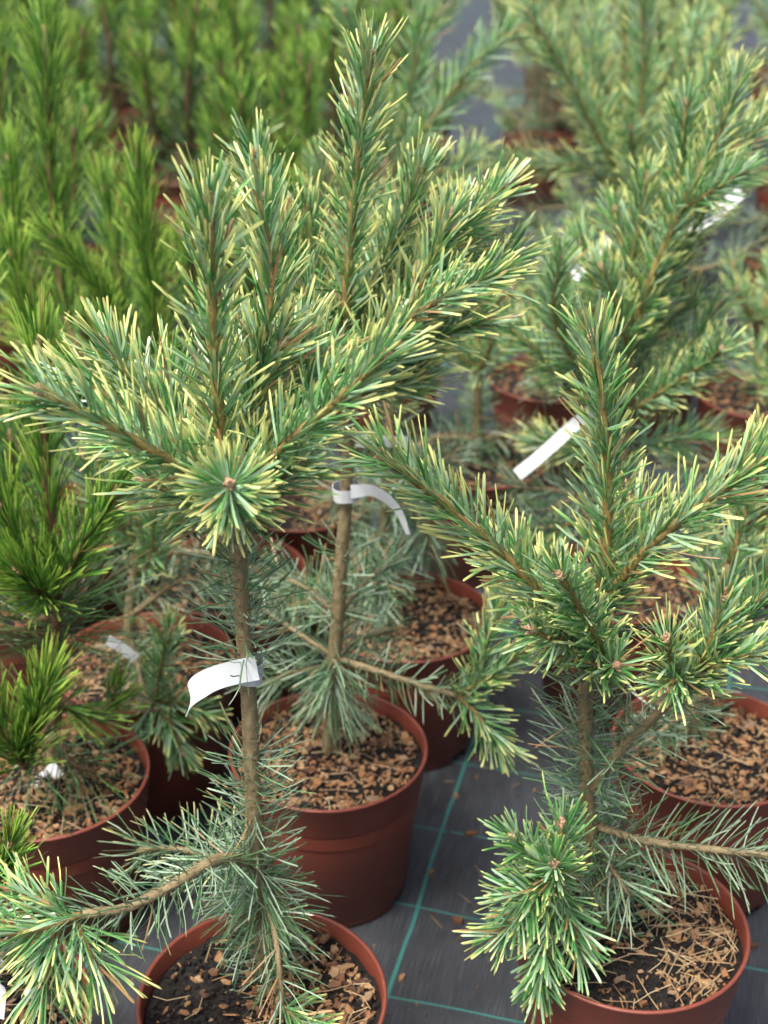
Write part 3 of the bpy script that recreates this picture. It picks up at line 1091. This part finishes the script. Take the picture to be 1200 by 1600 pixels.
T.limb([(86, 1120, -.02), (45, 1180, -.09), (40, 1200, -.11)], 'nigra_old', r0=.004, bud=False, den=300)
T.limb([(40, 1200, -.11), (52, 1130, -.12), (70, 1070, -.12)], 'nigra', r0=.0045, den=1200, L=.075, s0=.0)
T.limb([(40, 1200, -.11), (10, 1160, -.14), (-15, 1110, -.15)], 'nigra', r0=.0045)
T.limb([(90, 1100, .0), (140, 1120, .02), (170, 1105, .03), (178, 1080, .03)], 'nigra', r0=.004, L=.055)
T.limb([(86, 1130, -.02), (110, 1190, -.06), (150, 1205, -.08)], 'nigra_old', r0=.003, bud=False, den=300, L=.09)
T9b = T.b

_, c10 = pot(-60, 1575, 'terracotta pot cut off by the lower left corner, under a drooping cream-tipped tuft', 10, 160, 400, 40)
T = Tree(tree_at(c10, -60, 1560), 'small bright green pine cut off by the lower left edge, one candle showing', group='bright green pines')
T.trunk([(-60, 1560), (-55, 1480), (-40, 1420)], .009, .007, style='nigra_old', den=200)
T.limb([(-40, 1420), (0, 1370), (15, 1320)], 'nigra', L=.05, r0=.004, den=1100)
T.limb([(-40, 1420, 0), (-60, 1330, .0), (-70, 1250, 0)], 'nigra', L=.07, r0=.005)

_, c8 = pot(470, 775, 'terracotta pot seen between the two left stems, dark soil inside', 8, 0, 450, 40)
T = Tree(tree_at(c8, 480, 765), 'pine hidden behind the two left pines, in the pot between their stems', seg=1)
T.trunk([(480, 765), (485, 650), (490, 540), (500, 450)], .009, .006, style='sparse')
T.limb([(500, 450), (505, 350), (500, 250)], r0=.005)
T.limb([(490, 520, 0), (430, 430, .0), (380, 380, 0)])
T.limb([(490, 520, 0), (560, 420, .0), (610, 330, 0)])
T.limb([(490, 540, .05), (520, 420, .1), (560, 300, .15)])

_, c13 = pot(150, 800, 'shaded pot at the left under the tall dark-stemmed green candle', 13, 0, 300, 30)
T = Tree((c13[0], c13[1], SOILZ), 'bright green pine on the left with a tall dark-stemmed candle and a sideways shoot', group='bright green pines', seg=2)
T.trunk([(150, 800), (160, 700), (165, 600)], .011, .009, style='nigra_old', den=260)
T.limb([(165, 600), (110, 520, .1), (82, 330, .15), (72, 50, .15)], 'nigra', r0=.008, r1=.006, den=620, L=.095, a0=36, a1=20, s0=.15)
T.limb([(168, 610, -.02), (238, 540, -.04), (224, 370, -.04), (216, 262, -.04)], 'nigra', r0=.006, den=900, L=.08, s0=.12)
T.limb([(168, 600, -.02), (165, 480, -.06), (120, 410, -.08), (85, 372, -.09)], 'nigra', r0=.005, den=900, L=.065, s0=.25)
T.limb([(165, 610, -.02), (80, 560, -.04), (40, 480, -.05), (20, 400, -.05)], 'nigra', r0=.006, den=800, L=.085)
T.limb([(165, 600, .05), (190, 480, .1), (165, 300, .15)], 'nigra', r0=.006, den=700, L=.09)
T.limb([(165, 600, .05), (40, 500, .1), (15, 250, .15)], 'nigra', r0=.006, den=700, L=.09)

# ---- upper right pines, out of focus
DENS[0] = 0.8
cT = on_z(1010, 560, SOILZ)
_, c11 = pot(1010, 540, 'dark shaded pot far behind the slanting leader on the right', 11, 0, 300, 30)
T = Tree((c11[0], c11[1], SOILZ), 'pine filling the upper right corner, three arms fanning out, softly blurred', seg=1)
y0 = c11[1]
T.trunk([(1010, 545), (1005, 450), (1000, 360), (1000, 290)], .012, .009, style='old')
T.limb([(1000, 290), (1003, 180), (1006, 60), (1004, -60)], r0=.007, r1=.005, L=.07, w=.0028)
T.limb([(1000, 330, -.02), (935, 215, -.06), (880, 110, -.08), (826, 20, -.1)], r0=.006, L=.07, w=.0028)
T.limb([(1000, 330, -.02), (990, 260, -.12), (985, 200, -.2)], r0=.005, L=.065, w=.0028)
T.limb([(998, 340, .0), (920, 265, .0), (850, 258, .0), (775, 252, .0)], r0=.005, L=.07, w=.0028)
T.limb([(1002, 320, .05), (1080, 200, .05), (1130, 60, .05)], r0=.005, L=.07, w=.0028)
T.limb([(1002, 330, -.02), (1100, 250, -.05), (1190, 180, -.08)], r0=.005, L=.07, w=.0028)
T.limb([(1002, 330, .1), (1050, 190, .15), (1090, 40, .2)], r0=.005, L=.07, w=.0028)
T.limb([(1000, 330, .1), (930, 150, .15), (930, 30, .2)], r0=.005, L=.07, w=.0028)
T.limb([(1004, 400, .0), (1100, 420, -.05), (1200, 370, -.08)], 'old', r0=.006, L=.07)
T.limb([(1004, 420, .0), (900, 330, -.0), (820, 330, -.0)], 'old', r0=.006, L=.07)
T7b = T.b

T = Tree(tuple(on_z(615, 520, 0.0)) if False else (on_z(600, 560, SOILZ)[0], on_z(600, 560, SOILZ)[1], SOILZ),
         'blurred pine behind the tallest leader, one arm reaching up to the right', seg=1)
_, c12 = pot(600, 555, 'pot far behind the tallest middle pine', 12, 0, 200, 20)
T.root.location = (c12[0], c12[1], SOILZ)
T.b = np.array([c12[0], c12[1], SOILZ])
T.trunk([(600, 560), (600, 450), (602, 340), (604, 240)], .011, .008, style='old')
T.limb([(604, 245), (575, 130), (540, 20)], r0=.006, L=.07)
T.limb([(604, 280, 0), (680, 180, .0), (740, 100, .0), (790, 55, 0)], r0=.006, L=.075, w=.0028)
T.limb([(604, 280, .05), (640, 150, .05), (660, 30, .05)], r0=.006, L=.075)
T.limb([(604, 300, -.05), (690, 290, -.08), (740, 240, -.1)], r0=.005, L=.07)
DENS[0] = 1.0


# ------------------------------------------------------------------ tags
def ribbon(name, C, Wv, mat, parent, th=0.0004):
    """strip through centres C with half-width vectors Wv, given a real thickness"""
    C, Wv = np.asarray(C), np.asarray(Wv)
    T_ = unit(np.gradient(C, axis=0))
    Nn = unit(np.cross(T_, Wv)) * th
    V, F = [], []
    for c, w, n in zip(C, Wv, Nn):
        V += [c + w + n, c - w + n, c - w - n, c + w - n]
    for i in range(len(C) - 1):
        for j in range(4):
            j2 = (j + 1) % 4
            F.append((i * 4 + j, i * 4 + j2, i * 4 + 4 + j2, i * 4 + 4 + j))
    F += [(3, 2, 1, 0), tuple(len(V) - 4 + k for k in range(4))]
    return mesh_obj(name, V, F, mat, parent, False)


def tag_strip(label, y, pts, width, twist=None, loop=None, name='plant_tag', end=1.0):
    """pts: centre line (px, py, dy); width in metres; twist: rotation of the width vector along the strip"""
    W = [on_y(p[0], p[1], y + p[2]) for p in pts]
    base = W[0].copy()
    root = empty(name, tuple(base), label, 'plant tag', 'white plant tags')
    C, L = spline([w - base for w in W], 26)
    T_ = unit(np.gradient(C, axis=0))
    up = np.array([0, 0.35, 1.0])
    s = np.linspace(0, 1, len(C))
    out = []
    for t, k in zip(T_, s):
        side = unit(np.cross(np.cross(t, up), t))
        a = np.interp(k, *twist) if twist else 0.0
        b_ = np.cross(t, side)
        out.append((math.cos(a) * side + math.sin(a) * b_) * width / 2 * (1 + (end - 1) * k))
    ribbon('strip', C, out, M['label'], root)
    if loop:
        r, tilt = loop[:2]
        cx = on_y(loop[2], loop[3], y) - base
        a = np.linspace(-PI * 1.02, PI * 0.98, 40)
        R = np.array([[math.cos(tilt), 0, -math.sin(tilt)], [0, 1, 0], [math.sin(tilt), 0, math.cos(tilt)]])
        Cl = np.stack([np.cos(a) * r, np.sin(a) * r * 1.05, 0 * a + 0.0006 * np.sin(a * 3)], 1) @ R.T + cx
        Wl = np.tile(R @ np.array([0, 0, width / 2]), (40, 1))
        ribbon('loop', Cl, Wl, M['label'], root)
    return root


W_ = 0.0235
tag_strip('white tag looped round the front left stem, its free end curling down to the left', T1b[1],
          [(402, 1044, -.017), (370, 1050, -.018), (330, 1062, -.024), (305, 1080, -.03), (294, 1112, -.034)], W_, ([0, .55, .8, 1], [0, .1, .75, 1.15]), (.0125, -.12, 391, 1046))
tag_strip('white collar tag round the middle stem, its pale end trailing to the right', T2b[1],
          [(548, 768, -.017), (585, 768, -.014), (620, 795, -.01), (638, 835, -.01)], .017, ([0, .4, 1], [0, .5, 1.3]), (.0165, 0.06, 541, 768), end=.35)
tag_strip('straight white tag hanging down to the left behind the right pine leader', T4b[1],
          [(925, 640, -.02), (880, 680, -.05), (845, 712, -.06), (808, 742, -.07)], .020, ([0, 1], [.35, .35]))
tag_strip('white tag end peeking out behind the tip of the right pine arm', T5b[1],
          [(555, 690, -.02), (590, 690, -.03), (640, 690, -.03)], .019, ([0, 1], [.5, .5]))
tag_strip('grey-white tag slanting behind the long slanting leader at the right', T7b[1] - .25,
          [(1158, 300, 0), (1115, 335, -.02), (1060, 375, -.04)], .026, ([0, 1], [.3, .3]))
tag_strip('blurred white tag beside the dark gap right of centre', T7b[1] - .3,
          [(950, 372, 0), (925, 400, -.01), (895, 435, -.02)], .024, ([0, 1], [.3, .3]))
tag_strip('folded white tag lying among needles in the left edge pot', T9b[1] - .03,
          [(92, 1200, 0), (70, 1215, -.012), (48, 1228, -.02), (28, 1240, -.03)], .024, ([0, 1], [.9, 1.2]))
tag_strip('small white tag behind the bright green candle on the left', c7[1] - .06,
          [(168, 1000, 0), (190, 1012, -.005), (212, 1030, -.01)], .020, ([0, 1], [.4, .6]))
tag_strip('white tag cut off by the lower left picture edge', c10[1] + .0,
          [(-4, 1500, 0), (-2, 1545, -.01), (-6, 1590, -.02)], .018, ([0, 1], [.0, .0]))


# ------------------------------------------------------------------ the rows behind: kinds built once, then copied
def generic_bright(name, seed, label):
    rr = random.Random(seed)
    root = empty(name, (0, 0, SOILZ), label, 'pine tree', 'bright green pines in the rows behind')
    h = rr.uniform(.20, .32)
    lean = np.array([rr.gauss(0, .02), rr.gauss(0, .02), 0])
    branch(root, [np.array([0, 0, -.02]), lean * .5 + [0, 0, h * .5], lean + [0, 0, h]], 'nigra_old', .010, .008, 1, bud=False, name='trunk', den=240, sides=7)
    top = lean + [0, 0, h]
    branch(root, [top, top + [0, .0, .13], top + np.array([rr.gauss(0, .02), rr.gauss(0, .02), rr.uniform(.30, .46)])], 'nigra', .0085, .007, 1, w=.0030, den=420, tip=.85, L=.105, a0=40, a1=26, two=True)
    n = rr.randint(4, 6)
    for k in range(n):
        a = k / n * 2 * PI + rr.uniform(-.3, .3)
        z0 = top - [0, 0, rr.choice([0, .02, .06, .10, .14])]
        rad = np.array([math.cos(a), math.sin(a), 0])
        ln = rr.choice([.10, .14, .18, .22, .32])
        o1 = rr.uniform(.07, .15)
        branch(root, [z0, z0 + rad * o1 + [0, 0, .03], z0 + rad * (o1 + .03) + [0, 0, .03 + ln * .5], z0 + rad * (o1 + .04) + [0, 0, .03 + ln]], 'nigra', .0065, .006, 1, w=.0030, den=420, s0=.12, tip=.85, L=.09, a0=42, a1=28, two=True)
    branch(root, [top - [0, 0, .06], top - [0, 0, .0]], 'nigra_old', .008, .008, 1, bud=False, den=1000, w=.002)
    return root


def generic_blue(name, seed, label, short=False):
    rr = random.Random(seed)
    root = empty(name, (0, 0, SOILZ), label, 'pine tree', 'blue-green pines in the rows behind')
    h = rr.uniform(.26, .36) * (.6 if short else 1)
    lean = np.array([rr.gauss(0, .02), rr.gauss(0, .02), 0])
    branch(root, [np.array([0, 0, -.02]), lean * .5 + [0, 0, h * .5], lean + [0, 0, h]], 'old', .010, .008, 1, bud=False, name='trunk', w=.0018, sides=7)
    top = lean + [0, 0, h]
    k_ = .55 if short else 1
    branch(root, [top, top + np.array([rr.gauss(0, .02), rr.gauss(0, .02), rr.uniform(.24, .36) * k_])], 'new', .006, .0045, 1, w=.0026, den=520)
    n = 5
    for k in range(n):
        a = k / n * 2 * PI + rr.uniform(-.3, .3)
        rad = np.array([math.cos(a), math.sin(a), 0])
        ln = rr.uniform(.16, .24) * k_
        branch(root, [top, top + rad * ln * .5 + [0, 0, ln * .4], top + rad * ln * .85 + [0, 0, ln * .95]], 'new', .005, .0038, 1, w=.0026, den=520)
    for k in range(3):
        a = k / 3 * 2 * PI + rr.uniform(-.5, .5)
        rad = np.array([math.cos(a), math.sin(a), 0])
        z0 = np.array([0, 0, h * .3])
        ln = rr.uniform(.13, .2)
        branch(root, [z0, z0 + rad * ln * .6 + [0, 0, .02], z0 + rad * ln + [0, 0, .0]], 'old', .005, .0038, 1, w=.0018)
        e = z0 + rad * ln
        branch(root, [e, e + rad * .06 + [0, 0, .04]], 'new', .003, .003, 1, w=.0022, L=.045)
    return root


BACK_SOIL = [soil_mesh(40), soil_mesh(41)]
BACK_CRUMB = []
for q in (40, 41):
    SD[0] = q

    def wh(rr):
        a, r = rr.random() * 2 * PI, .12 * math.sqrt(rr.random())
        return r * math.cos(a), r * math.sin(a)
    BACK_CRUMB.append(crumbs_mesh(330, q, wh, .6, 1.1))


def back_pot(x, y, rr):
    root = empty('plant_pot', (x, y, 0), 'blurred terracotta pot in the rows behind, mostly hidden by needles', 'plant pot', 'pots in the rows behind')
    root.rotation_euler = (0, 0, rr.random() * 6.28)
    sub('body', POT_BODY, root)
    sub('rim', POT_RIM, root)
    k = rr.randrange(2)
    so = sub('soil', BACK_SOIL[k], root)
    sub('bark_crumbs', BACK_CRUMB[k], so, 'stuff')


LB = 'blurred bright green pine with upright candles in the field at upper left'
LS = 'blurred blue-green pine with cream tips in the rows at upper right'
DENS[0] = .8
BRIGHT = [generic_bright('pine_tree', 200 + k, LB) for k in range(5)]
BLUE = [generic_blue('pine_tree', 300 + k, LS) for k in range(4)]
SHORT = [generic_blue('pine_tree', 320 + k, LS, True) for k in range(4)]
DENS[0] = 1.0
used = set()
taken = [c1, c2, c3, c4, c5, c6, c7, c8, c9, c10, c11, c12, c13]


def put(kinds, x, y, rr, s=1.0, label=None):
    k = rr.randrange(len(kinds))
    o = kinds[k]
    if o.name in used:
        o = copy_tree(o)
    else:
        used.add(o.name)
    o.location = (x, y, SOILZ)
    o.rotation_euler = (0, 0, rr.random() * 6.28)
    o.scale = (s, s, s * rr.uniform(.9, 1.12))
    o['label'] = label or (LB if kinds is BRIGHT else LS)
    back_pot(x, y, rr)
    taken.append(np.array([x, y, 0]))


def free(x, y, d=.25):
    return all(math.hypot(x - t[0], y - t[1]) > d for t in taken)


rr = random.Random(11)
# single pines one can pick out
for px, py, kinds, s, lab in (
        (5, 915, BRIGHT, .8, 'bright green pine at the left edge, half hidden behind the nearer candled one'),
        (352, 893, SHORT, 1.0, 'low grey-green pine in the shade behind the front left stem'),
        (285, 690, BRIGHT, 1.0, 'bright green pine behind the front left leader, its slim candle beside it'),
        (745, 715, SHORT, 1.0, 'short grey-green pine in the gap right of the middle stem'),
        (1240, 745, SHORT, 1.0, 'blue-green pine cut off by the right edge beside the grey fabric'),
        (1190, 615, SHORT, 1.0, 'blurred low pine at the right edge under the slanting tag'),
        (860, 590, SHORT, 1.0, 'blurred low pine between the front right pine and the dark gap')):
    c = on_z(px, py, RIMZ)
    put(kinds, c[0], c[1], rr, s, lab)
y = 2.35
row = 0
while y < 7.0:
    x = -(.31 * y + .35) + (row % 2) * .17
    while x < .35 * y + .4:
        xx, yy = x + rr.uniform(-.05, .05), y + rr.uniform(-.05, .05)
        px = 600 + FPX * xx / (yy * math.cos(PITCH) + 1.0 * math.sin(PITCH))
        if px < 640 + 20 * math.sin(y * 5):
            if free(xx, yy, .29):
                put(BRIGHT, xx, yy, rr, rr.uniform(.95, 1.25))
        elif y > 2.6 and free(xx, yy, .30) and not (690 < px < 830 and yy > 4.2) and rr.random() < (.8 if yy < 4 else 1.0):
            put(BLUE, xx, yy, rr, rr.uniform(.95, 1.2))
        x += .50
    y += .46
    row += 1

# ------------------------------------------------------------------ litter on the fabric
for k, (px, py, L, w, lab) in enumerate((
        (735, 1305, .013, .005, 'brown bark chip on the fabric by the teal line crossing'),
        (674, 1366, .008, .005, 'small tan bark chip on the fabric left of the teal line'),
        (716, 1440, .011, .008, 'dark clump of soil on the fabric beside the right-hand tuft'),
        (628, 1530, .009, .005, 'dark crumb lying on the teal line near the front pot'),
        (712, 1245, .006, .005, 'dark crumb on the fabric far up the teal line'),
        (1178, 1480, .008, .004, 'brown chip on the fabric right of the lower right pot'))):
    c = on_z(px, py, 0)
    o = bpy.data.objects.new('bark_chip', CHIPS[k])
    COL.objects.link(o)
    o.location = (c[0], c[1], .003)
    o.rotation_euler = (0, 0, k * 1.3)
    o.scale = (L, w, .003)
    tag(o, lab, 'bark chip', 'litter on the fabric')
# fine litter: specks of soil and shed needles
rr = random.Random(5)
V, F, C = [], [], []
for q in range(1500):
    x, y = rr.uniform(-.7, .9), rr.uniform(.9, 3.2)
    if rr.random() < .5 and abs((x - .15) - (y - 1.5) * .27) > .2:
        continue
    needle = rr.random() < .22
    L, w = (rr.uniform(.010, .024), .0007) if needle else (rr.uniform(.0008, .0032),) * 2
    mt = Matrix.Translation((x, y, .0012)) @ Matrix.Rotation(rr.random() * 6.28, 4, 'Z') @ Matrix.Diagonal((L, w * rr.uniform(.6, 1), w * .6 + .0003, 1))
    v, f = chip_shape(rr)
    b0 = len(V)
    V += [tuple(mt @ Vector(p)) for p in v]
    F += [tuple(i + b0 for i in ff) for ff in f]
    C += [rr.uniform(.5, .9) if needle else rr.choice([.0, .05, .1, .3, .6])] * len(v)
o = mesh_obj('litter', V, F, M['crumb'], None, False)
o.data.attributes.new('rnd', 'FLOAT', 'POINT').data.foreach_set('value', np.array(C, 'f'))
o['kind'] = 'stuff'
tag(o, 'fine soil specks and shed needles scattered over the black fabric', 'litter')
